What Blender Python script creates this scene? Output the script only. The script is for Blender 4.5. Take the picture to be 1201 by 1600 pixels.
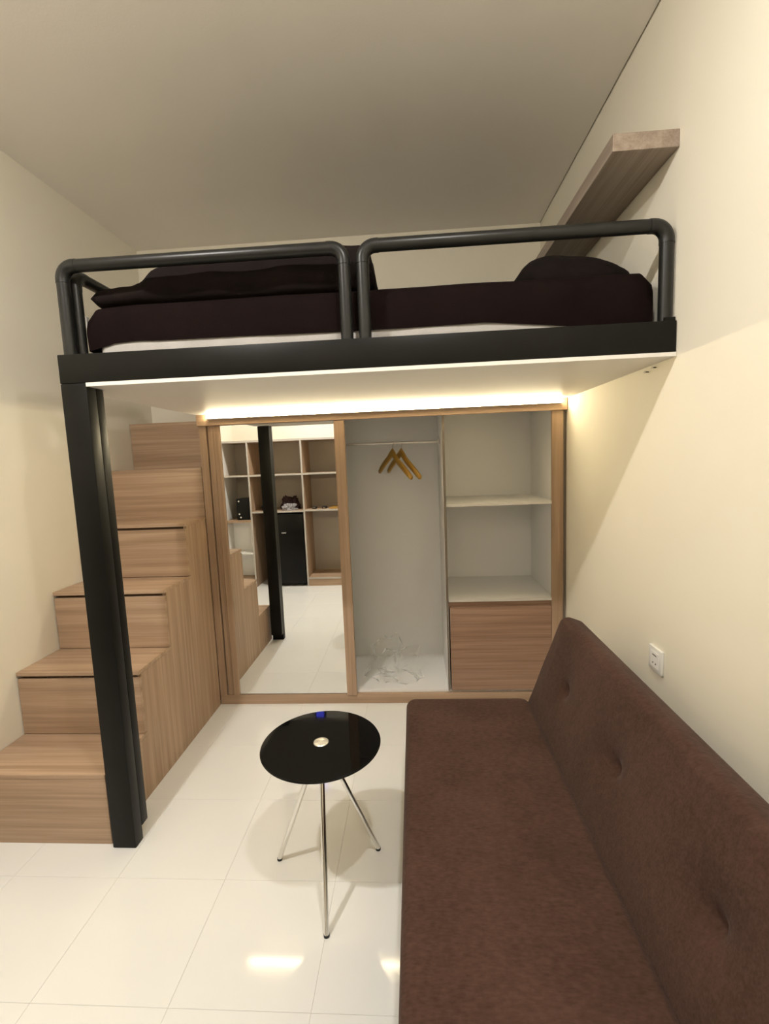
import bpy, bmesh, math, random
from mathutils import Vector, Matrix, noise
random.seed(7)
sc = bpy.context.scene
for o in list(bpy.data.objects): bpy.data.objects.remove(o)
COL = sc.collection

# ------------------------------------------------------------------ camera
CAM_H, PITCH, YAW, ROLL, FPX = 1.5, -0.11294, -0.06434, -0.03992, 739.51
fw = Vector((math.sin(YAW)*math.cos(PITCH), math.cos(YAW)*math.cos(PITCH), math.sin(PITCH)))
rt = fw.cross(Vector((0, 0, 1))).normalized()
up = rt.cross(fw)
rt2 = math.cos(ROLL)*rt + math.sin(ROLL)*up
up2 = -math.sin(ROLL)*rt + math.cos(ROLL)*up
cd = bpy.data.cameras.new('camera'); cam = bpy.data.objects.new('camera', cd); COL.objects.link(cam)
cd.sensor_fit = 'HORIZONTAL'; cd.sensor_width = 36.0; cd.lens = FPX*36.0/1201.0; cd.clip_start = 0.02
M = Matrix((rt2, up2, -fw)).transposed().to_4x4(); M.translation = (0, 0, CAM_H)
cam.matrix_world = M
sc.camera = cam

# ------------------------------------------------------------------ world, exposure
w = bpy.data.worlds.new('world'); sc.world = w; w.use_nodes = True
w.node_tree.nodes['Background'].inputs[0].default_value = (0.02, 0.022, 0.03, 1)
w.node_tree.nodes['Background'].inputs[1].default_value = 0.2
vs = sc.view_settings
vs.view_transform = 'Standard'; vs.look = 'None'; vs.gamma = 1.0; vs.use_curve_mapping = False
vs.exposure = 0.44
LAMP_L = 1010.0        # radiance of the two ceiling lamp domes
LAMP_COL = (1.0, 0.955, 0.895)
LED_STRENGTH = 62.0
LED_COL = (1.0, 0.83, 0.52)

# ------------------------------------------------------------------ room numbers (metres)
W, B, F, R, L = 2.76, 3.312, 1.652, 0.871, -1.84
XS = -1.2586          # stair side plane
C = 2.973             # ceiling
U = 1.808             # beam underside
ZT = 1.908            # beam top
YB = -0.43            # wall behind the camera
LJ, YJ = -2.28, 1.30  # the left wall steps out here

# ------------------------------------------------------------------ materials
MATS = {}
def mat(name, col, rough=0.5, metal=0.0, spec=0.5, **kw):
    m = bpy.data.materials.new(name); m.use_nodes = True
    b = m.node_tree.nodes['Principled BSDF']
    b.inputs['Base Color'].default_value = (*col, 1); b.inputs['Roughness'].default_value = rough
    b.inputs['Metallic'].default_value = metal; b.inputs['Specular IOR Level'].default_value = spec
    for k, v in kw.items(): b.inputs[k].default_value = v
    MATS[name] = m
    return m
def nn(m, t): return m.node_tree.nodes.new(t)
def lk(m, a, b): m.node_tree.links.new(a, b)
def bsdf(m): return m.node_tree.nodes['Principled BSDF']
def mottled(name, c1, c2, scale=6.0, rough=0.6, bump=0.0, bscale=200.0, detail=4.0, spec=0.5, stretch=(1, 1, 1), **kw):
    m = mat(name, c1, rough, spec=spec, **kw)
    tc = nn(m, 'ShaderNodeTexCoord'); mp = nn(m, 'ShaderNodeMapping'); mp.inputs['Scale'].default_value = stretch
    lk(m, tc.outputs['Object'], mp.inputs[0])
    nz = nn(m, 'ShaderNodeTexNoise'); nz.inputs['Scale'].default_value = scale; nz.inputs['Detail'].default_value = detail
    lk(m, mp.outputs[0], nz.inputs[0])
    cr = nn(m, 'ShaderNodeValToRGB'); cr.color_ramp.elements[0].position = .3; cr.color_ramp.elements[1].position = .7
    cr.color_ramp.elements[0].color = (*c1, 1); cr.color_ramp.elements[1].color = (*c2, 1)
    lk(m, nz.outputs[0], cr.inputs[0]); lk(m, cr.outputs[0], bsdf(m).inputs['Base Color'])
    if bump:
        n2 = nn(m, 'ShaderNodeTexNoise'); n2.inputs['Scale'].default_value = bscale; n2.inputs['Detail'].default_value = 3
        lk(m, mp.outputs[0], n2.inputs[0])
        bp = nn(m, 'ShaderNodeBump'); bp.inputs['Strength'].default_value = bump; bp.inputs['Distance'].default_value = .004
        lk(m, n2.outputs[0], bp.inputs['Height']); lk(m, bp.outputs[0], bsdf(m).inputs['Normal'])
    return m
def wood(name, axis, dark, mid, light, rough=0.45):
    m = mat(name, mid, rough, spec=0.35)
    tc = nn(m, 'ShaderNodeTexCoord'); oi = nn(m, 'ShaderNodeObjectInfo')
    mul = nn(m, 'ShaderNodeMath'); mul.operation = 'MULTIPLY'; mul.inputs[1].default_value = 23.0
    lk(m, oi.outputs['Random'], mul.inputs[0])
    add = nn(m, 'ShaderNodeVectorMath'); add.operation = 'ADD'
    lk(m, tc.outputs['Object'], add.inputs[0]); lk(m, mul.outputs[0], add.inputs[1])
    facs = []
    for lo, hi, det in ((0.9, 34.0, 3.0), (2.5, 150.0, 2.0)):
        mp = nn(m, 'ShaderNodeMapping')
        s = [hi, hi, hi]; s['xyz'.index(axis)] = lo
        mp.inputs['Scale'].default_value = s
        lk(m, add.outputs[0], mp.inputs[0])
        nz = nn(m, 'ShaderNodeTexNoise'); nz.inputs['Scale'].default_value = 1.0; nz.inputs['Detail'].default_value = det
        nz.inputs['Distortion'].default_value = .3
        lk(m, mp.outputs[0], nz.inputs[0]); facs.append(nz.outputs[0])
    mx = nn(m, 'ShaderNodeMix'); mx.data_type = 'FLOAT'; mx.inputs[0].default_value = .35
    lk(m, facs[0], mx.inputs[2]); lk(m, facs[1], mx.inputs[3])
    cr = nn(m, 'ShaderNodeValToRGB'); e = cr.color_ramp.elements
    e[0].position = .36; e[0].color = (*dark, 1); e[1].position = .64; e[1].color = (*light, 1)
    k = e.new(.5); k.color = (*mid, 1)
    lk(m, mx.outputs[0], cr.inputs[0]); lk(m, cr.outputs[0], bsdf(m).inputs['Base Color'])
    bp = nn(m, 'ShaderNodeBump'); bp.inputs['Strength'].default_value = .12; bp.inputs['Distance'].default_value = .001
    lk(m, facs[1], bp.inputs['Height']); lk(m, bp.outputs[0], bsdf(m).inputs['Normal'])
    return m
def emit(name, col, strength):
    m = bpy.data.materials.new(name); m.use_nodes = True; nt = m.node_tree
    nt.nodes.remove(nt.nodes['Principled BSDF'])
    e = nt.nodes.new('ShaderNodeEmission'); e.inputs[0].default_value = (*col, 1); e.inputs[1].default_value = strength
    nt.links.new(e.outputs[0], nt.nodes['Material Output'].inputs[0]); MATS[name] = m
    return m

WD, WM, WL = (.335, .222, .142), (.415, .285, .187), (.495, .35, .237)
wood('wood_x', 'x', WD, WM, WL); wood('wood_y', 'y', WD, WM, WL); wood('wood_z', 'z', WD, WM, WL)
wood('wood_pale', 'y', (.24, .185, .145), (.30, .24, .19), (.36, .295, .24))
wood('wood_drawer', 'x', (.235, .135, .088), (.315, .195, .13), (.38, .245, .17))
mottled('wall_paint', (.84, .79, .665), (.855, .81, .685), 3.0, .75, .05, 260)
mottled('ceiling_paint', (.89, .86, .81), (.91, .88, .83), 3.0, .85, .08, 160)
mottled('floor_tile', (.83, .825, .80), (.855, .85, .825), 2.2, .07, 0, spec=.5)
mat('grout', (.70, .675, .63), .6)
mat('white_board', (.76, .735, .69), .45)
mat('white_laminate', (.90, .89, .87), .4)
mat('edge_band', (.50, .46, .41), .4)
mat('grey_edge', (.20, .17, .135), .5)
mottled('black_steel', (.005, .005, .0042), (.0075, .0075, .006), 8, .42, 0, spec=.15)
mottled('black_pipe', (.009, .0095, .009), (.014, .014, .0125), 8, .34, 0, spec=.35)
mat('mirror', (.93, .94, .925), 0.0, 1.0)
mat('dark_gap', (.10, .062, .038), .8)  # dark brown puts the shade of the gaps into the colour
mottled('sheet', (.0075, .0042, .0040), (.0100, .0056, .0052), 5, .9, .25, 320, spec=.05)
mottled('duvet', (.0085, .0055, .0052), (.0125, .008, .0072), 7, .9, .4, 60, spec=.12)
mottled('mattress_white', (.40, .38, .36), (.46, .44, .42), 12, .8, .2, 150)
def fabric(name, c1, c2):
    m = mat(name, c1, .95, spec=.08, **{'Sheen Weight': .06})
    tc = nn(m, 'ShaderNodeTexCoord'); fac = []
    for scl, st_, det in ((4.5, (1, 1, 1), 3), (60, (1, 1, 1), 4), (170, (.35, 1, 1), 2)):
        mp = nn(m, 'ShaderNodeMapping'); mp.inputs['Scale'].default_value = st_
        lk(m, tc.outputs['Object'], mp.inputs[0])
        nz = nn(m, 'ShaderNodeTexNoise'); nz.inputs['Scale'].default_value = scl; nz.inputs['Detail'].default_value = det
        lk(m, mp.outputs[0], nz.inputs[0]); fac.append(nz.outputs[0])
    a = nn(m, 'ShaderNodeMix'); a.data_type = 'FLOAT'; a.inputs[0].default_value = .45; lk(m, fac[0], a.inputs[2]); lk(m, fac[1], a.inputs[3])
    b = nn(m, 'ShaderNodeMix'); b.data_type = 'FLOAT'; b.inputs[0].default_value = .35; lk(m, a.outputs[0], b.inputs[2]); lk(m, fac[2], b.inputs[3])
    cr = nn(m, 'ShaderNodeValToRGB'); cr.color_ramp.elements[0].position = .36; cr.color_ramp.elements[1].position = .64
    cr.color_ramp.elements[0].color = (*c1, 1); cr.color_ramp.elements[1].color = (*c2, 1)
    lk(m, b.outputs[0], cr.inputs[0]); lk(m, cr.outputs[0], bsdf(m).inputs['Base Color'])
    bp = nn(m, 'ShaderNodeBump'); bp.inputs['Strength'].default_value = .5; bp.inputs['Distance'].default_value = .0015
    lk(m, fac[2], bp.inputs['Height']); lk(m, bp.outputs[0], bsdf(m).inputs['Normal'])
fabric('sofa_fabric', (.044, .0225, .0162), (.079, .0425, .0315))
mat('black_glass', (.003, .003, .003), .03, spec=.16)
mat('chrome', (.80, .79, .76), .12, 1.0)
mat('brushed', (.80, .79, .76), .22, 1.0)
mat('rubber', (.012, .012, .012), .6)
mat('rod_steel', (.70, .67, .62), .35, 1.0)
mat('wire', (.75, .73, .70), .2, 1.0)
mottled('hanger_wood', (.42, .235, .035), (.50, .29, .05), 14, .4, 0)
mat('plastic_white', (.78, .77, .73), .35)
mat('bag_grey', (.30, .29, .31), .3)
mat('hole', (.02, .018, .014), .8)
mat('fridge_black', (.004, .004, .004), .3, spec=.2)
mat('logo_silver', (.75, .75, .75), .3, .8)
mottled('cloth_maroon', (.018, .006, .008), (.045, .016, .019), 30, .9, .3, 90)
mat('cloth_black', (.012, .011, .012), .9)
mottled('shelf_back', (.42, .37, .31), (.46, .41, .345), 4, .6)
mat('glint', (.85, .85, .82), .15, 1.0)
emit('led', LED_COL, LED_STRENGTH)
emit('lamp_face', LAMP_COL, LAMP_L*.70)
emit('lamp_face_strong', LAMP_COL, LAMP_L*1.28)
emit('blue_glow', (.10, .11, 1.0), 4.5)  # glow of the added blue panel
# clear film: mostly transparent, glossy, with white mixed in to stand for highlights
pf = bpy.data.materials.new('clear_film'); pf.use_nodes = True; nt = pf.node_tree
nt.nodes.remove(nt.nodes['Principled BSDF'])
tr = nt.nodes.new('ShaderNodeBsdfTransparent'); tr.inputs[0].default_value = (.995, .995, .99, 1)
gl = nt.nodes.new('ShaderNodeBsdfGlossy'); gl.inputs['Roughness'].default_value = .04
fr = nt.nodes.new('ShaderNodeLayerWeight'); fr.inputs[0].default_value = .12
mxs = nt.nodes.new('ShaderNodeMixShader')
fm = nt.nodes.new('ShaderNodeMath'); fm.operation = 'MULTIPLY'; fm.inputs[1].default_value = .55; fm.use_clamp = True
nt.links.new(fr.outputs['Fresnel'], fm.inputs[0]); nt.links.new(fm.outputs[0], mxs.inputs[0]); nt.links.new(tr.outputs[0], mxs.inputs[1]); 
df = nt.nodes.new('ShaderNodeBsdfDiffuse'); df.inputs[0].default_value = (.92, .92, .91, 1)  # white diffuse gives bright streaks in place of reflected light
m2 = nt.nodes.new('ShaderNodeMixShader'); m2.inputs[0].default_value = .55
nt.links.new(gl.outputs[0], m2.inputs[1]); nt.links.new(df.outputs[0], m2.inputs[2]); nt.links.new(m2.outputs[0], mxs.inputs[2])
nt.links.new(mxs.outputs[0], nt.nodes['Material Output'].inputs[0]); MATS['clear_film'] = pf

# brushed centre cap: radial sheen from a conical brush direction
def radial_brush(m):
    tc = nn(m, 'ShaderNodeTexCoord'); wv = nn(m, 'ShaderNodeTexWave'); wv.wave_type = 'RINGS'; wv.rings_direction = 'Z'
    wv.inputs['Scale'].default_value = 320.0; wv.inputs['Distortion'].default_value = 1.0
    lk(m, tc.outputs['Object'], wv.inputs[0])
    bp = nn(m, 'ShaderNodeBump'); bp.inputs['Strength'].default_value = .35; bp.inputs['Distance'].default_value = .0003
    lk(m, wv.outputs['Fac'], bp.inputs['Height']); lk(m, bp.outputs[0], bsdf(m).inputs['Normal'])
radial_brush(MATS['brushed'])

# ------------------------------------------------------------------ helpers
def link(name, me, material, parent=None, smooth=False):
    o = bpy.data.objects.new(name, me); COL.objects.link(o)
    if material: 
        me.materials.clear(); me.materials.append(MATS[material])
    if parent: o.parent = parent
    if smooth:
        for p in me.polygons: p.use_smooth = True
    return o
def wloc(p):
    v = Vector((0, 0, 0))
    while p: v += p.location; p = p.parent
    return v
def from_bm(name, bm, material, parent=None, smooth=False, auto=None):
    off = wloc(parent)
    if off.length: bmesh.ops.translate(bm, verts=bm.verts, vec=-off)
    bmesh.ops.recalc_face_normals(bm, faces=bm.faces)
    me = bpy.data.meshes.new(name); bm.to_mesh(me); bm.free()
    o = link(name, me, material, parent, smooth)
    if auto is not None:
        for p in me.polygons: p.use_smooth = True
        me.set_sharp_from_angle(angle=math.radians(auto))
    return o
def add_box(bm, x0, x1, y0, y1, z0, z1, bev=0.0, seg=2):
    t = bmesh.new()
    bmesh.ops.create_cube(t, size=1.0)
    for v in t.verts:
        v.co = Vector((x0+(v.co.x+.5)*(x1-x0), y0+(v.co.y+.5)*(y1-y0), z0+(v.co.z+.5)*(z1-z0)))
    if bev: bmesh.ops.bevel(t, geom=list(t.edges), offset=bev, segments=seg, affect='EDGES', profile=.5)
    me = bpy.data.meshes.new('tmp'); t.to_mesh(me); t.free(); bm.from_mesh(me); bpy.data.meshes.remove(me)
def box(name, x0, x1, y0, y1, z0, z1, material, parent=None, bev=0.0, seg=2):
    bm = bmesh.new(); add_box(bm, x0, x1, y0, y1, z0, z1, bev, seg)
    return from_bm(name, bm, material, parent, auto=40 if bev and seg > 1 else None)
def prism(name, pts, axis, a0, a1, material, parent=None, bev=0.0):
    """extrude a 2D outline along an axis; pts are in the two other axes (in order)"""
    bm = bmesh.new()
    def P(u, v, a):
        return {'x': (a, u, v), 'y': (u, a, v), 'z': (u, v, a)}[axis]
    lo = [bm.verts.new(P(u, v, a0)) for u, v in pts]; hi = [bm.verts.new(P(u, v, a1)) for u, v in pts]
    bm.faces.new(lo); bm.faces.new(hi[::-1])
    n = len(pts)
    for i in range(n): bm.faces.new((lo[i], lo[(i+1) % n], hi[(i+1) % n], hi[i]))
    if bev: bmesh.ops.bevel(bm, geom=list(bm.edges), offset=bev, segments=2, affect='EDGES', profile=.5)
    return from_bm(name, bm, material, parent, auto=40 if bev else None)
def fillet(pts, r, n=6):
    out = [Vector(pts[0])]
    for i in range(1, len(pts)-1):
        a, b, c = Vector(pts[i-1]), Vector(pts[i]), Vector(pts[i+1])
        d1, d2 = (a-b).normalized(), (c-b).normalized()
        ang = d1.angle(d2); t = r/math.tan(ang/2)
        p1, p2 = b+d1*t, b+d2*t
        cen = b+(d1+d2).normalized()*(r/math.sin(ang/2))
        u, v = (p1-cen), (p2-cen); full = u.angle(v); ax = u.cross(v).normalized()
        for k in range(n+1): out.append(cen+Matrix.Rotation(full*k/n, 3, ax) @ u)
    out.append(Vector(pts[-1]))
    return out
def add_tube(bm, pts, r, seg=14, cap=True, rads=None, flat=None):
    pts = [Vector(p) for p in pts]; rings = []
    t0 = (pts[1]-pts[0]).normalized()
    nrm = t0.orthogonal().normalized()
    for i, p in enumerate(pts):
        t = (pts[min(i+1, len(pts)-1)]-pts[max(i-1, 0)]).normalized()
        nrm = (nrm-t*nrm.dot(t)).normalized(); bi = t.cross(nrm)
        rr = rads[i] if rads else r
        rings.append([bm.verts.new(p+(nrm*math.cos(2*math.pi*k/seg)+bi*math.sin(2*math.pi*k/seg))*rr) for k in range(seg)])
    for a, b in zip(rings, rings[1:]):
        for k in range(seg): bm.faces.new((a[k], a[(k+1) % seg], b[(k+1) % seg], b[k]))
    if cap: bm.faces.new(rings[0][::-1]); bm.faces.new(rings[-1])
def tube(name, pts, r, material, parent=None, seg=14, **kw):
    bm = bmesh.new(); add_tube(bm, pts, r, seg, **kw)
    return from_bm(name, bm, material, parent, auto=50)
def lathe(name, prof, cx, cy, material, parent=None, seg=48):
    bm = bmesh.new(); rings = []
    for r, z in prof:
        if r < 1e-6: rings.append([bm.verts.new((cx, cy, z))])
        else: rings.append([bm.verts.new((cx+r*math.cos(2*math.pi*k/seg), cy+r*math.sin(2*math.pi*k/seg), z)) for k in range(seg)])
    for a, b in zip(rings, rings[1:]):
        for k in range(seg):
            q = [a[k % len(a)], a[(k+1) % len(a)], b[(k+1) % len(b)], b[k % len(b)]]
            f = []
            for v in q:
                if v not in f: f.append(v)
            if len(f) > 2: bm.faces.new(f)
    return from_bm(name, bm, material, parent, auto=35)
def tag(o, label, cat, group=None):
    o['label'] = label; o['category'] = cat
    if group: o['group'] = group
    return o
def thing(name, loc, label, cat, group=None):
    o = bpy.data.objects.new(name, None); o.empty_display_size = .1; COL.objects.link(o); o.location = loc
    return tag(o, label, cat, group)
def struct(o): o['kind'] = 'structure'; return o

# ================================================================== THE ROOM
floor = struct(box('floor', LJ-.1, R+.1, YB-.1, B+.1, -.06, -.002, 'grout'))
floor['label'] = 'glossy cream white square floor tiles'
TS = .405
def snap(v, a, up_):
    return a+TS*(math.ceil((v-a)/TS) if up_ else math.floor((v-a)/TS))
tile_me = {}
gx = snap(LJ, -.733, False)
while gx < R:
    gy = snap(YB, 1.52, False)
    while gy < B:
        x0, x1 = max(gx, LJ), min(gx+TS, R); y0, y1 = max(gy, YB), min(gy+TS, B)
        if x1-x0 > .01 and y1-y0 > .01:
            key = (round(x1-x0, 3), round(y1-y0, 3))
            if key not in tile_me:
                bm = bmesh.new(); add_box(bm, .0004, key[0]-.0004, .0004, key[1]-.0004, -.008, 0, .0005, 1)
                bmesh.ops.recalc_face_normals(bm, faces=bm.faces)
                me = bpy.data.meshes.new('tile'); bm.to_mesh(me); bm.free(); me.materials.append(MATS['floor_tile']); tile_me[key] = me
            t = bpy.data.objects.new('tile', tile_me[key]); COL.objects.link(t); t.parent = floor; t.location = (x0, y0, 0)
        gy += TS
    gx += TS
ceil = struct(box('ceiling', LJ-.1, R-.006, YB-.1, B+.1, C, C+.10, 'ceiling_paint'))
struct(box('trim_1', R-.006, R, YB-.1, B+.1, C+.035, C+.10, 'ceiling_paint'))
struct(box('wall_right', R, R+.1, YB-.1, B+.1, -.06, C+.1, 'wall_paint'))
struct(box('wall_back', LJ-.1, R, B, B+.1, -.06, C, 'wall_paint'))
struct(box('wall_front', LJ-.1, R, YB-.1, YB, -.06, C, 'wall_paint'))
struct(prism('wall_left', [(L, B), (L-.55, B), (L-.55, YB), (LJ, YB), (LJ, YJ), (L, YJ)], 'z', -.06, C, 'wall_paint'))

# ceiling lamps (they light the room)
def lamp(x, y, label, face):
    t = thing('ceiling_lamp', (x, y, C), label, 'ceiling light', 'ceiling lamps')
    lathe('rim', [(.0, C), (.072, C), (.072, C-.008), (.066, C-.012), (.046, C-.012), (0, C-.012)], x, y, 'plastic_white', t)
    lathe('diffuser', [(.045, C-.0122)]+[(.045*math.cos(math.radians(a)), C-.0125-.016*math.sin(math.radians(a))) for a in range(0, 91, 15)], x, y, face, t, 24)
lamp(.17, .55, 'round white ceiling lamp above the brown sofa', 'lamp_face')
lamp(-1.175, .55, 'round white ceiling lamp nearer the staircase', 'lamp_face_strong')

# ================================================================== STAIRCASE
RS = U/6.075
SY = [1.672, 1.955, 2.224, 2.495, 2.762, 3.03]
SW0, SW1 = L+.002, XS
st = thing('staircase', ((SW0+SW1)/2, 1.672, 0), 'light brown wooden storage staircase with drawers climbing beside the black post', 'staircase')
pts = [(SY[0]+.0185, 0), (SY[0]+.0185, RS-.018)]
for i in range(1, 4):
    pts += [(SY[i]+.0185, RS*i-.018), (SY[i]+.0185, RS*(i+1)-.018)]
pts += [(SY[4]-.004, RS*4-.018), (SY[4]-.004, 0)]
prism('side_panel', pts, 'x', SW1-.018, SW1, 'wood_z', st)
for i, y in enumerate(SY):
    z0, z1 = RS*i, RS*(i+1)
    yb = SY[i+1]+.02 if i < 5 else B-.002
    xr = SW1 if i < 4 else SW1-.002
    box('tread', SW0, xr, y-.001, yb, z1-.018, z1, 'wood_x', st, .0012, 1)
    if i in (1, 2, 3):
        box('drawer_front', SW0+.003, SW1, y, y+.018, z0+.0025, z1-.018-.014, 'wood_x', st, .0012, 1)
        box('carcass', SW0+.01, SW1-.02, y+.022, y+.034, z0, z1-.018, 'dark_gap', st)  # dark backing stands in for the shade behind the drawer gap
    else:
        box('riser', SW0, SW1 if i < 4 else xr, y, y+.018, z0, z1-.018, 'wood_x', st, .0008, 1)

# ================================================================== WARDROBE
wr = thing('wardrobe', (-.2, W, 0), 'built-in wooden wardrobe with sliding mirror door and open white compartments under the loft', 'wardrobe')
WB = B-.004
XL = XS+.002
XRW = R-.002
ZP, ZV = .062, 1.730      # plinth top, valance bottom
DV0, DV1 = .170, .1835    # divider
box('plinth', XL, XRW, W, W+.02, 0, ZP, 'wood_x', wr, .001, 1)
box('side_panel', XL, XL+.016, W+.002, WB, 0, 1.79, 'wood_z', wr)
box('stile', XL+.001, -1.213, W-.002, W+.018, ZP, ZV, 'wood_z', wr, .001, 1)
box('stile', -1.206, -1.172, W+.006, W+.024, ZP, ZV, 'wood_z', wr, .001, 1)
box('side_panel', .800, .818, W+.02, WB, ZP, ZV+.05, 'white_laminate', wr)
box('stile', .787, .851, W, W+.02, ZP, ZV, 'wood_z', wr, .001, 1)
box('filler_strip', .853, XRW, W+.012, W+.03, ZP, ZV, 'grey_edge', wr)
box('back_panel', XL+.016, .800, WB-.008, WB, ZP, 1.79, 'white_laminate', wr)
box('bottom_board', XL+.016, .800, W+.02, WB-.008, ZP, ZP+.016, 'white_laminate', wr)
box('top_board', XL+.016, .818, W+.02, WB, 1.775, 1.79, 'white_laminate', wr)
box('divider', DV0, DV1, W+.004, WB-.008, ZP+.016, ZV+.045, 'white_laminate', wr)
box('divider_edge', DV0, DV1, W, W+.004, ZP+.016, ZV, 'grey_edge', wr)
for z in (1.202, .630):
    s = box('shelf', DV1+.001, .7995, W+.012, WB-.009, z, z+.016, 'white_laminate', wr)
    box('shelf_edge', DV1+.001, .787, W+.006, W+.012, z, z+.016, 'white_board', s)
box('drawer_front', DV1+.006, .785, W, W+.018, ZP+.018, .600, 'wood_drawer', wr, .0012, 1)
box('drawer_box', DV1+.03, .77, W+.03, WB-.05, ZP+.03, .57, 'white_laminate', wr)
box('finger_rail', DV1+.002, .787, W+.022, W+.032, .585, .630, 'wood_drawer', wr)
# sliding mirror door
md = box('mirror_door', -1.128, -.452, W+.008, W+.026, ZP+.004, ZV-.002, 'dark_gap', wr)
md['label'] = 'full-height sliding mirror'
box('mirror_pane', -1.129, -.452, W+.003, W+.008, ZP+.005, ZV-.002, 'mirror', md)
box('door_stile', -1.168, -1.1295, W-.004, W+.02, ZP+.002, ZV-.002, 'wood_z', md, .0012, 1)
box('door_stile', -.4515, -.392, W-.012, W+.02, ZP-.004, ZV-.002, 'wood_z', md, .0015, 1)
# valance over the opening
box('valance', XL-.002, XRW-.002, W-.018, W+.0, ZV, U-.0135, 'wood_x', wr, .001, 1)

led = thing('led_strip_light', (-.18, W-.026, 1.78), 'warm glowing LED strip along the top of the wardrobe under the loft', 'light strip')
ch = box('channel', -1.19, .832, W-.0235, W-.0185, 1.7655, 1.7905, 'plastic_white', led)
box('light_block_lip', -1.19, .832, W-.040, W-.0235, 1.7655, 1.7680, 'plastic_white', ch)  # lower lip added to block the strip's light from the valance
box('light_block_lip', -1.19, .832, W-.034, W-.0235, 1.7885, 1.7905, 'plastic_white', ch)  # upper lip added to block light from the diffuser's top
box('diffuser', -1.187, .829, W-.038, W-.0237, 1.7682, 1.7883, 'led', led)

# clothes rail and hangers
YR, ZR = 3.05, 1.592
rod = thing('clothes_rail', (-.12, YR, ZR), 'thin metal clothes rail across the tall wardrobe compartment', 'clothes rail')
tube('rail', [(-.44, YR, ZR+.004), (.158, YR, ZR)], .0085, 'rod_steel', rod)
box('rail_bracket', .160, .1695, YR-.016, YR+.016, ZR-.018, ZR+.018, 'rod_steel', rod, .003)
box('rail_bracket', -.452, -.4405, YR-.016, YR+.016, ZR-.014, ZR+.022, 'rod_steel', rod, .003)
def hanger(x, ang, tilt, label):
    t = thing('coat_hanger', (x, YR, ZR), label, 'coat hanger', 'wooden hangers on the rail')
    # arms in local XZ
    bm = bmesh.new(); n = 15; rings = []
    for i in range(n):
        u = -1+2*i/(n-1); a = abs(u)
        px = .205*u; pz = -.080-.120*a**1.25+.022*math.exp(-(u/.18)**2); py = .018*a**2
        hh = .021+.007*math.exp(-(u/.2)**2)-.004*a; th = .0065+.004*a
        if i in (0, n-1): hh *= .75
        sl = -math.copysign(min(1, a*2), u)*.45
        ring = []
        for k in range(8):
            q = 2*math.pi*(k+.5)/8
            dx, dz = 0, hh*math.copysign(abs(math.sin(q))**.6, math.sin(q))
            dy = th*math.copysign(abs(math.cos(q))**.6, math.cos(q))
            ring.append(bm.verts.new((px-sl*dz*.6, py+dy, pz+dz)))
        rings.append(ring)
    for a_, b_ in zip(rings, rings[1:]):
        for k in range(8): bm.faces.new((a_[k], a_[(k+1) % 8], b_[(k+1) % 8], b_[k]))
    bm.faces.new(rings[0][::-1]); bm.faces.new(rings[-1])
    RM = Matrix.Rotation(ang, 4, 'Z') @ Matrix.Rotation(tilt, 4, 'Y')
    bmesh.ops.transform(bm, matrix=RM, verts=bm.verts)
    bmesh.ops.recalc_face_normals(bm, faces=bm.faces)
    me = bpy.data.meshes.new('arms'); bm.to_mesh(me); bm.free()
    link('arms', me, 'hanger_wood', t, True)
    hook = [(0, 0, -.062), (0, 0, -.03)] + [(.0115*math.cos(q), 0, .0005+.0115*math.sin(q)) for q in [math.radians(v) for v in (-60, -30, 0, 30, 60, 90, 120, 150, 180)]]
    bm = bmesh.new(); add_tube(bm, [RM @ Vector(p) for p in hook], .0017, 6)
    me = bpy.data.meshes.new('hook'); bmesh.ops.recalc_face_normals(bm, faces=bm.faces); bm.to_mesh(me); bm.free()
    link('hook', me, 'wire', t, True)
hanger(-.128, math.radians(-58), math.radians(5), 'yellowish wooden coat hanger further left on the wardrobe rail')
hanger(-.072, math.radians(-59), math.radians(5), 'yellowish wooden coat hanger further right on the wardrobe rail')

# crumpled clear plastic on the wardrobe floor
def crumple(name, cx, cy, z0, rx, ry, h, seed, material, parent=None, sub=4, amp=.55):
    bm = bmesh.new(); bmesh.ops.create_icosphere(bm, subdivisions=sub, radius=1.0)
    for v in bm.verts:
        p = v.co.copy()
        n1 = noise.noise(p*1.7+Vector((seed, 0, 0))); n2 = abs(noise.noise(p*3.6+Vector((0, seed, 0)))); n3 = noise.noise(p*7+Vector((0, 0, seed)))
        s = 1+amp*n1-amp*.9*n2+.18*n3
        q = p*s
        zz = max(q.z+.35, 0.0)/1.35
        v.co = Vector((cx+rx*q.x, cy+ry*q.y, z0+h*zz))
    return from_bm(name, bm, material, parent)
bag = crumple('plastic_wrap', -.185, 2.96, ZP+.0165, .185, .14, .23, 4.3, 'clear_film', None, 3, .75)
bm = bmesh.new(); bm.from_mesh(bag.data)
bmesh.ops.delete(bm, geom=[f for f in bm.faces if all(v.co.z < ZP+.018 for v in f.verts)], context='FACES')
bm.to_mesh(bag.data); bm.free()
tag(bag, 'crumpled clear plastic wrap lying on the wardrobe floor below the hangers', 'plastic wrap')

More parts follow.
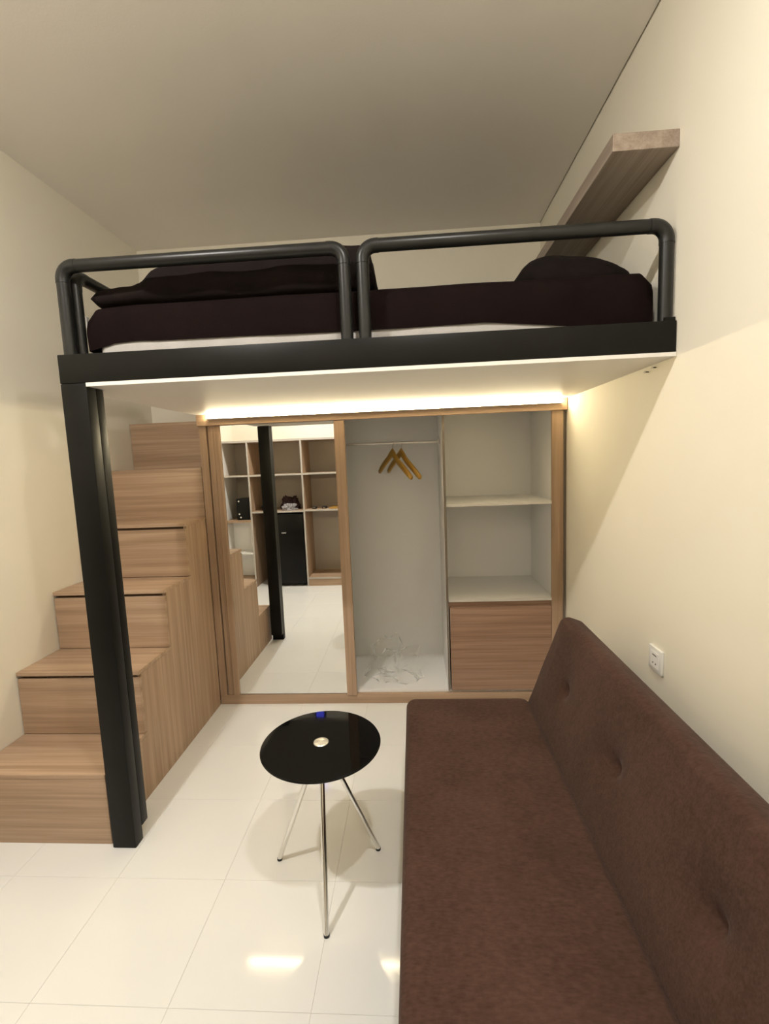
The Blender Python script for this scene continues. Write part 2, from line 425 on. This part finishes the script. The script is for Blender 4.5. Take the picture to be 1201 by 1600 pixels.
# ================================================================== LOFT BED
lf = thing('loft_bed_frame', (-1.192, F+.05, 0), 'black steel loft bed frame with pipe guard rails and thick front post', 'loft bed')
PX0, PX1 = -1.243, -1.147
box('front_beam', PX0, R-.002, F, F+.05, U, ZT, 'black_steel', lf, .0025)
pst = box('post', PX0, PX1, F, F+.052, 0, U-.0005, 'black_steel', lf, .004)
box('back_tube', PX0+.004, PX1, F+.0515, F+.094, .055, U-.014, 'black_steel', pst, .004)
box('side_beam', PX0, PX0+.05, F+.051, B-.01, U, ZT-.02, 'black_steel', lf, .002)
box('cross_beam', PX0+.051, R-.004, B-.06, B-.01, U, ZT-.02, 'black_steel', lf, .002)
dk = prism('deck_board', [(PX1+.001, F-.003), (R-.002, F-.003), (R-.002, B-.003), (XS+.0015, B-.003), (XS+.0015, F+.098), (PX1+.003, F+.098), (PX1+.003, F+.03)], 'z', U-.0135, U-.0005, 'white_board', lf)
dk['label'] = 'white board underside'
box('bed_slats', PX0+.052, R-.004, F+.052, B-.062, U, U+.03, 'black_steel', lf)
PR = .0218
def elbow(p, d1, d2, parent, r=PR, R_=.045):
    p = Vector(p); pts = fillet([p+Vector(d1)*(R_+.012), p, p+Vector(d2)*(R_+.012)], R_, 8)
    tube('elbow', pts, r*1.06, 'black_pipe', parent, 18)
def rail(name, a, b, c, d, rb=.045):
    o = tube(name, fillet([a, b, c, d], rb, 8), PR, 'black_pipe', lf, 18)
    for p, q, s in ((b, a, c), (c, b, d)):
        v1 = (Vector(q)-Vector(p)).normalized(); v2 = (Vector(s)-Vector(p)).normalized()
        elbow(p, v1, v2, o)
    return o
YG, ZG = F+.032, 2.214
rail('guard_rail', (-1.213, YG, ZT-.004), (-1.213, YG, ZG), (-.213, YG, ZG), (-.213, YG, ZT-.004))
rail('guard_rail', (-.150, YG, ZT-.004), (-.150, YG, ZG), (.846, YG, ZG), (.846, YG, ZT-.004))
rail('guard_rail', (-1.205, YG+.048, ZT-.022), (-1.205, YG+.048, ZG-.01), (-1.205, 2.36, ZG-.01), (-1.205, 2.36, ZT-.022))
box('rail_bracket', .832, .866, F+.004, F+.012, ZT, ZT+.012, 'black_steel', lf)

# mattress with dark fitted sheet
MX0, MX1, MY0, MY1, MZ0, MZ1 = -1.180, .832, F+.085, B-.006, U+.031, 2.102
mt = thing('mattress', ((MX0+MX1)/2, (MY0+MY1)/2, MZ0), 'thick mattress in dark brown fitted sheet on the loft bed', 'mattress')
box('mattress_core', MX0+.03, MX1-.02, MY0+.008, MY1-.008, MZ0, MZ1-.035, 'mattress_white', mt, .03, 4)
bm = bmesh.new()
nx, ny = 60, 6
def sheet_low(u):   # lower hem height along the front: hitched up, white core shows
    z = 1.957+.003*math.sin(u*9)-.03*max(0, (u-.72)/.14)
    if u < .05: z -= .022*(1-u/.05)
    return max(z, 1.90)+.004*math.exp(-((u-.09)/.03)**2)
rows = []
prof = [('low', 0), ('mid', 0), ('e1', 0), ('e2', 0), ('e3', 0), ('top', .12), ('top', .5), ('top', 1.0)]
for i in range(nx+1):
    u = i/nx; x = MX0+(MX1-MX0)*u
    endr = min(u, 1-u)*(MX1-MX0); er = .035
    drop = er-math.sqrt(max(0, er*er-max(0, er-endr)**2)) if endr < er else 0
    if u < .1: drop += .010*(1-u/.1)**2
    wob = .004*noise.noise(Vector((x*6, 0, 0)))
    zt = MZ1-drop+.003*noise.noise(Vector((x*3, 5, 0)))
    low = sheet_low(u); yf = MY0+wob
    col = [(x, yf+.002, low), (x, yf-.003, (low+zt)/2), (x, yf, zt-.04), (x, yf+.010, zt-.014), (x, yf+.028, zt-.003), (x, yf+.12, zt+.002), (x, (MY0+MY1)/2, zt+.004), (x, MY1, zt-.004), (x, MY1, MZ0+.01)]
    rows.append([bm.verts.new(p) for p in col])
for a, b in zip(rows, rows[1:]):
    for k in range(len(a)-1): bm.faces.new((a[k], b[k], b[k+1], a[k+1]))
bm.faces.new(rows[0]); bm.faces.new(rows[-1][::-1])
sh = from_bm('fitted_sheet', bm, 'sheet', mt, auto=70)
box('care_label', MX0-.004, MX0-.0005, MY0+.004, MY0+.02, 2.020, 2.060, 'mattress_white', mt)

# rumpled duvet
def crest(x):
    keys = [(-1.16, .062), (-1.12, .064), (-1.02, .066), (-.985, .072), (-.92, .120), (-.86, .142), (-.7, .150), (-.5, .158), (-.3, .158), (-.17, .155), (-.135, .14), (-.115, .05)]
    for (x0, h0), (x1, h1) in zip(keys, keys[1:]):
        if x <= x1: t = max(0, (x-x0)/(x1-x0)); t = t*t*(3-2*t); return h0+(h1-h0)*t
    return keys[-1][1]
bm = bmesh.new(); NX, NY = 110, 46
DX0, DX1, DY0, DY1 = -1.165, -.112, MY0+.012, 2.75
top, bot = [], []
for i in range(NX+1):
    x = DX0+(DX1-DX0)*i/NX; rt_, rb_ = [], []
    for j in range(NY+1):
        v = j/NY; y = DY0+(DY1-DY0)*v
        eu = min(i, NX-i)/NX; ev = min(v, 1-v)
        edge = math.sqrt(1-max(0, 1-eu/.013)**2)*math.sqrt(1-max(0, 1-ev/.055)**2)
        h = crest(x)*(1-.25*max(0, v-.35))+.010*noise.noise(Vector((x*13, y*2, 8)))
        p = Vector((x*3.0, y*7.0, 1.3))
        fold = .020*noise.noise(p)+.014*noise.noise(Vector((x*9, y*18, 3)))+0.009*math.sin(y*26+3.5*noise.noise(Vector((x*2.2, 2, y*2))))
        mid = .42*h
        hi_, lo_ = mid+(h+fold*min(1, h/.1)-mid)*edge, mid*(1-edge)
        wob = .03*noise.noise(Vector((x*4.2, 0, 7)))*(1-v)
        pin = 1 if 0 < i < NX and 0 < j < NY else 0
        zb = MZ1+.007-(.010*(1-(x-MX0)/.2)**2 if x < MX0+.2 else 0)
        rt_.append(bm.verts.new((x, y+wob*(1-v), zb+(hi_ if pin else mid))))
        rb_.append(rt_[-1] if not pin else bm.verts.new((x, y+wob*(1-v), zb+lo_)))
    top.append(rt_); bot.append(rb_)
for i in range(NX):
    for j in range(NY):
        bm.faces.new((top[i][j], top[i+1][j], top[i+1][j+1], top[i][j+1]))
        q = [bot[i][j], bot[i][j+1], bot[i+1][j+1], bot[i+1][j]]
        try: bm.faces.new(q)
        except ValueError: pass
dv = from_bm('duvet', bm, 'duvet', None, smooth=True)
tag(dv, 'rumpled black-brown duvet heaped on the left half of the loft mattress', 'duvet')

# pillow
def pillow(name, cx, cy, z0, hx, hy, h, rz):
    bm = bmesh.new(); N = 22; T, Bt = [], []
    for i in range(N+1):
        a, b = [], []
        for j in range(N+1):
            u, v = -1+2*i/N, -1+2*j/N
            e = max(0, (1-abs(u)**3.2))**.45*(1-.22*u)*max(0, (1-abs(v)**2.6))**.55
            px, py = hx*u*(1-.06*v*v), hy*v*(1-.06*u*u)
            x = cx+px*math.cos(rz)-py*math.sin(rz); y = cy+px*math.sin(rz)+py*math.cos(rz)
            zz = z0+.02+.02*noise.noise(Vector((x*8, y*8, 2)))*e
            inn = 0 < i < N and 0 < j < N
            a.append(bm.verts.new((x, y, zz+h*e*.8)))
            b.append(a[-1] if not inn else bm.verts.new((x, y, max(z0, zz-h*e*.3))))
        T.append(a); Bt.append(b)
    for i in range(N):
        for j in range(N):
            bm.faces.new((T[i][j], T[i+1][j], T[i+1][j+1], T[i][j+1]))
            try: bm.faces.new((Bt[i][j], Bt[i][j+1], Bt[i+1][j+1], Bt[i+1][j]))
            except ValueError: pass
    return from_bm(name, bm, 'duvet', None, smooth=True)
pw = pillow('pillow', .635, 2.17, MZ1+.008, .20, .31, .18, math.radians(4))
tag(pw, 'flat dark pillow at the right end of the loft mattress', 'pillow')

# floating shelf on the right wall above the bed
ws = box('wall_shelf', .665, R-.001, 1.668, B-.002, 2.440, 2.493, 'wood_pale', None, .0015, 1)
tag(ws, 'pale wooden floating shelf high on the right wall above the bed', 'wall shelf')

# ================================================================== SOFA
sf = thing('sofa_bed', (.30, 1.1, 0), 'brown fabric armless sofa bed with tufted backrest along the right wall', 'sofa')
SY0, SY1 = .12, 2.075
SX0, SX1, SZ = -.066, .486, .402
def soft_grid(name, fn, nu, nv, material, parent):
    """closed slab: fn(u,v,side) -> point, u,v in 0..1, side 0 face / 1 underside"""
    bm = bmesh.new(); A, Bb = [], []
    for i in range(nu+1):
        a, b = [], []
        for j in range(nv+1):
            a.append(bm.verts.new(fn(i/nu, j/nv, 0))); b.append(bm.verts.new(fn(i/nu, j/nv, 1)))
        A.append(a); Bb.append(b)
    for i in range(nu):
        for j in range(nv):
            bm.faces.new((A[i][j], A[i+1][j], A[i+1][j+1], A[i][j+1])); bm.faces.new((Bb[i][j], Bb[i][j+1], Bb[i+1][j+1], Bb[i+1][j]))
    for j in range(nv):
        bm.faces.new((A[0][j], A[0][j+1], Bb[0][j+1], Bb[0][j])); bm.faces.new((A[nu][j], Bb[nu][j], Bb[nu][j+1], A[nu][j+1]))
    for i in range(nu):
        bm.faces.new((A[i][0], Bb[i][0], Bb[i+1][0], A[i+1][0])); bm.faces.new((A[i][nv], A[i+1][nv], Bb[i+1][nv], Bb[i][nv]))
    return from_bm(name, bm, material, parent, smooth=True)
def slab_round(s, length, r):
    """distance-to-edge -> (inset of position, drop) for a rounded edge"""
    return r-math.sqrt(max(0, r*r-max(0, r-s)**2)) if s < r else 0.0
def densify(t, n):   # cluster parameters towards both ends
    return .5-.5*math.cos(math.pi*t) if n else t
BTN = [(.20, .48), (.20+.0, .48)]
def rounded_rect(x, y, x0, x1, y0, y1, rc):
    """pull a point of the rectangle's border region into rounded plan corners"""
    for cx, sx in ((x0+rc, -1), (x1-rc, 1)):
        for cy, sy in ((y0+rc, -1), (y1-rc, 1)):
            dx, dy = (x-cx)*sx, (y-cy)*sy
            if dx > 0 and dy > 0:
                m = max(dx, dy); d = math.hypot(dx, dy)
                return cx+sx*dx*m/d, cy+sy*dy*m/d
    return x, y
def seat_fn(u, v, side):
    uu, vv = densify(u, 1), densify(v, 1)
    x = SX0+(SX1-SX0)*uu; y = SY0+(SY1-SY0)*vv
    s = min(x-SX0, SX1-x, y-SY0, SY1-y)
    x, y = rounded_rect(x, y, SX0, SX1, SY0, SY1, .045)
    r = .028
    if side == 0:
        z = SZ-slab_round(s, 1, r)+.004*noise.noise(Vector((x*3, y*3, 0)))*min(1, s/.1)+.006*min(1, s/.15)
    else:
        z = SZ-.17+slab_round(s, 1, r)
    return (x, y, z)
soft_grid('seat', seat_fn, 36, 70, 'sofa_fabric', sf)
BX, BZ = .474, .372                # lower front corner of the backrest profile
dvx, dvz = .160, .418
bl = math.hypot(dvx, dvz); dX, dZ = dvx/bl, dvz/bl; nX, nZ = dZ, -dX
BTH = .105
DIM = [(.225, y) for y in (1.775, 1.32, .86, .40)]
def back_fn(u, v, side):
    uu, vv = densify(u, 1), densify(v, 1)
    t = bl*uu; y = SY0+(SY1-SY0)*vv
    s = min(bl-t, y-SY0, SY1-y, t+.01)
    tt, y2 = rounded_rect(t, y, -.2, bl, SY0, SY1, .04)
    r = .034
    d = slab_round(s, 1, r)
    if side == 0:
        puff = .010*min(1, s/.12)
        dim = 0
        for bt, by in DIM:
            q = math.hypot((t-bt), (y-by)*.9)
            dim += .030*math.exp(-(q/.022)**2)+.012*math.exp(-(q/.075)**2)
        for k in range(3):   # faint pull folds between the dimples
            pass
        d = d-puff+dim+.003*noise.noise(Vector((t*6, y*4, 3)))
    else:
        d = BTH-d
    return (BX+dX*tt+nX*d, y2, BZ+dZ*tt+nZ*d)
soft_grid('backrest', back_fn, 44, 150, 'sofa_fabric', sf)
box('base_frame', SX0+.04, SX1-.03, SY0+.06, SY1-.08, .17, .235, 'black_steel', sf, .004)
for x in (SX0+.08, SX1-.06):
    for y in (SY0+.12, SY1-.16):
        lathe('leg', [(0, 0), (.016, 0), (.026, .17), (0, .17)], x, y, 'chrome', sf, 16)
box('hinge_plate', SX1-.02, SX1+.06, SY1-.20, SY1-.19, .20, .33, 'black_steel', sf)
box('hinge_plate', SX1-.02, SX1+.06, SY0+.19, SY0+.20, .20, .33, 'black_steel', sf)

# ================================================================== SIDE TABLE
TX, TY, TZ, TR = -.355, 1.543, .519, .2095
tb = thing('side_table', (TX, TY, 0), 'small round black glass side table on three chrome legs', 'table')
lathe('table_top', [(0, TZ-.009), (TR-.004, TZ-.009), (TR-.001, TZ-.007), (TR, TZ-.0045), (TR-.001, TZ-.002), (TR-.0035, TZ), (0, TZ)], TX, TY, 'black_glass', tb, 96)
cap = bpy.data.objects.new('center_cap', None)
bm = bmesh.new()
capo = lathe('center_cap', [(0, .0032), (.021, .0028), (.0255, .0018), (.027, 0), (.027, -.0005)], 0, 0, 'brushed', None, 40)
bpy.data.objects.remove(cap); bm.free()
capo.parent = tb; capo.location = (0, 0, TZ)
lathe('hub', [(0, TZ-.040), (.020, TZ-.040), (.030, TZ-.0095), (0, TZ-.0095)], TX, TY, 'chrome', tb, 24)
for fx, fy in ((-.555, 1.61), (-.183, 1.663), (-.323, 1.325)):
    a = Vector((TX+(fx-TX)*.07, TY+(fy-TY)*.07, TZ-.022)); b = Vector((fx, fy, .006))
    lg = tube('leg', [a, b], .0088, 'chrome', tb, 16)
    tube('rubber_foot', [b+(a-b).normalized()*.002, Vector((fx, fy, 0))+(b-a).normalized()*.0], .0098, 'rubber', lg, 14)

# ================================================================== SMALL WALL THINGS
ou = thing('wall_outlet', (R, 1.720, .725), 'white power outlet on the right wall just above the sofa back', 'outlet')
box('plate', R-.011, R, 1.675, 1.765, .682, .772, 'plastic_white', ou, .003)
box('socket_face', R-.0125, R-.0105, 1.690, 1.750, .697, .757, 'white_laminate', ou, .001, 1)
for dy, dz in ((-.010, -.012), (.010, -.012)):
    tube('socket_hole', [(R-.0131, 1.72+dy, .725+dz), (R-.0120, 1.72+dy, .725+dz)], .0032, 'hole', ou, 10)
box('socket_slot', R-.0131, R-.0120, 1.706, 1.734, .742, .7455, 'hole', ou)
for (y, z, lb) in ((1.838, 1.776, 'tiny dark screw in the right wall under the loft deck, nearer the wardrobe'), (1.783, 1.782, 'tiny dark screw in the right wall under the loft deck, nearer the beam')):
    t = thing('wall_screw', (R, y, z), lb, 'screw', 'screws under the loft deck')
    tube('shank', [(R, y, z), (R-.014, y, z)], .0022, 'hole', t, 8)
    tube('head', [(R-.012, y, z), (R-.016, y, z+.001)], .0050, 'rod_steel', t, 10)

# ================================================================== BEHIND THE CAMERA (seen in the mirror)
sx0, sx1 = LJ+.003, -.66
DVS = [-1.955, -1.312, sx1]
su = thing('shelf_unit', ((sx0+sx1)/2, YB+.21, 0), 'open wooden shelf unit reflected in the mirror, facing the wardrobe', 'shelf unit')
YF = -.002; YK = YB+.004
box('back_panel', sx0, sx1, YK, YK+.008, .02, 1.765, 'shelf_back', su)
box('top_board', sx0, sx1, YK+.009, YF, 1.748, 1.772, 'wood_x', su)
box('top_edge', sx0, sx1, YF, YF+.003, 1.748, 1.772, 'edge_band', su)
for x in DVS:
    d_ = box('divider', x-.010, x+.010, YK+.009, YF, 0, 1.747, 'wood_z', su)
    box('divider_edge', x-.010, x+.010, YF, YF+.003, 0, 1.747, 'edge_band', d_)
def shelf(x0, x1, z, t=.02, m='wood_x', e='edge_band'):
    s = box('shelf', x0, x1, YK+.009, YF-.001, z-t, z, m, su)
    box('shelf_edge', x0, x1, YF-.001, YF+.003, z-t, z, e, s)
box('end_panel', sx0, sx0+.016, YK+.009, YF, 0, 1.747, 'white_board', su)
shelf(sx0+.017, DVS[0]-.011, 1.365); shelf(sx0, DVS[0]-.011, .828, .03, 'wood_x', 'wood_x'); shelf(sx0, DVS[0]-.011, .425, .018, 'white_laminate', 'white_board')
shelf(sx0, DVS[0]-.011, .10, .02)
shelf(DVS[0]+.011, DVS[1]-.011, 1.365); shelf(DVS[0]+.011, DVS[1]-.011, .925)
shelf(DVS[1]+.011, DVS[2]-.011, 1.365); shelf(DVS[1]+.011, DVS[2]-.011, .930); shelf(DVS[1]+.011, DVS[2]-.011, .105, .02)
box('kick_board', DVS[1]+.011, DVS[2]-.011, YF-.03, YF-.002, 0, .083, 'wood_x', su)
box('kick_board', sx0, DVS[0]-.011, YF-.03, YF-.002, 0, .079, 'wood_x', su)
box('panel', sx0, DVS[0]-.011, YF-.20, YF-.19, .105, .79, 'white_laminate', su)

fg = thing('mini_fridge', (-1.55, -.18, 0), 'black mini fridge standing in the shelf unit, seen in the mirror', 'fridge')
box('body', -1.765, -1.335, YK+.02, -.05, .015, .885, 'fridge_black', fg, .006)
fd = box('door', -1.765, -1.335, -.046, -.004, .03, .885, 'fridge_black', fg, .008)
box('badge', -1.602, -1.548, -.0045, -.0020, .652, .664, 'logo_silver', fd)
for x in (-1.73, -1.375):
    lathe('foot', [(0, 0), (.018, 0), (.018, .016), (0, .016)], x, -.08, 'rubber', fg, 12)
bx = thing('storage_box', (-2.05, -.10, .829), 'black box with round silver studs on the shelf, mirrored left of the post', 'box')
box('body', -2.135, -1.975, -.24, -.02, .829, 1.085, 'fridge_black', bx, .004)
for x, z in ((-2.105, 1.055), (-2.105, .90), (-2.09, .86)):
    lathe_o = tube('stud', [(x, -.0205, z), (x, -.0150, z)], .010, 'glint', bx, 12)
c1 = crumple('clothes_pile', -1.52, -.20, .926, .125, .10, .17, 9.1, 'cloth_maroon', None, 4, .35)
for p in c1.data.polygons: p.use_smooth = True
tag(c1, 'pile of dark maroon clothes on the shelf above the black fridge', 'clothes')
c2 = crumple('black_cloth', -1.80, -.15, .926, .07, .10, .11, 2.7, 'cloth_black', None, 4, .35)
for p in c2.data.polygons: p.use_smooth = True
tag(c2, 'small black bundle beside the maroon clothes on the shelf', 'cloth')
c3 = crumple('grocery_bag', -1.50, -.050, .927, .10, .032, .08, 6.2, 'bag_grey', None, 4, .6)
tag(c3, 'crumpled pale plastic bag in front of the maroon clothes', 'plastic bag')
for x, wd, lb in ((-1.20, .05, 'small black gadget with an added glint on the mirrored shelf, nearer the clothes'), (-1.08, .06, 'small black gadget with an added glint on the mirrored shelf, beside the flat tray')):
    t = thing('small_gadget', (x, -.08, .931), lb, 'gadget', 'little things on the shelf')
    box('case', x-wd/2, x+wd/2, -.11, -.05, .931, .958, 'cloth_black', t, .006)
    box('glint_chip', x-.012, x+.012, -.0500, -.0478, .941, .950, 'glint', t)  # bright metal chip stands in for a highlight on the case
tr_ = thing('flat_tray', (-.93, -.10, .931), 'thin wooden tray lying on the mirrored shelf', 'tray')
box('base', -1.01, -.83, -.18, -.02, .931, .938, 'hanger_wood', tr_, .001, 1)
for y0, y1 in ((-.18, -.172), (-.028, -.02)): box('rim', -1.01, -.83, y0, y1, .9385, .952, 'hanger_wood', tr_, .001, 1)

ds = thing('blue_glow_panel', (-1.32, YB, 2.75), 'guessed blue-lit panel added high on the wall to glint in the black tabletop', 'added_glow')  # unseen glowing panel, added to make the blue glint in the tabletop
box('housing', -1.42, -1.28, YB+.001, YB+.03, 2.77, 2.965, 'fridge_black', ds, .004)
box('glow_face', -1.405, -1.300, YB+.0302, YB+.032, 2.80, 2.95, 'blue_glow', ds)
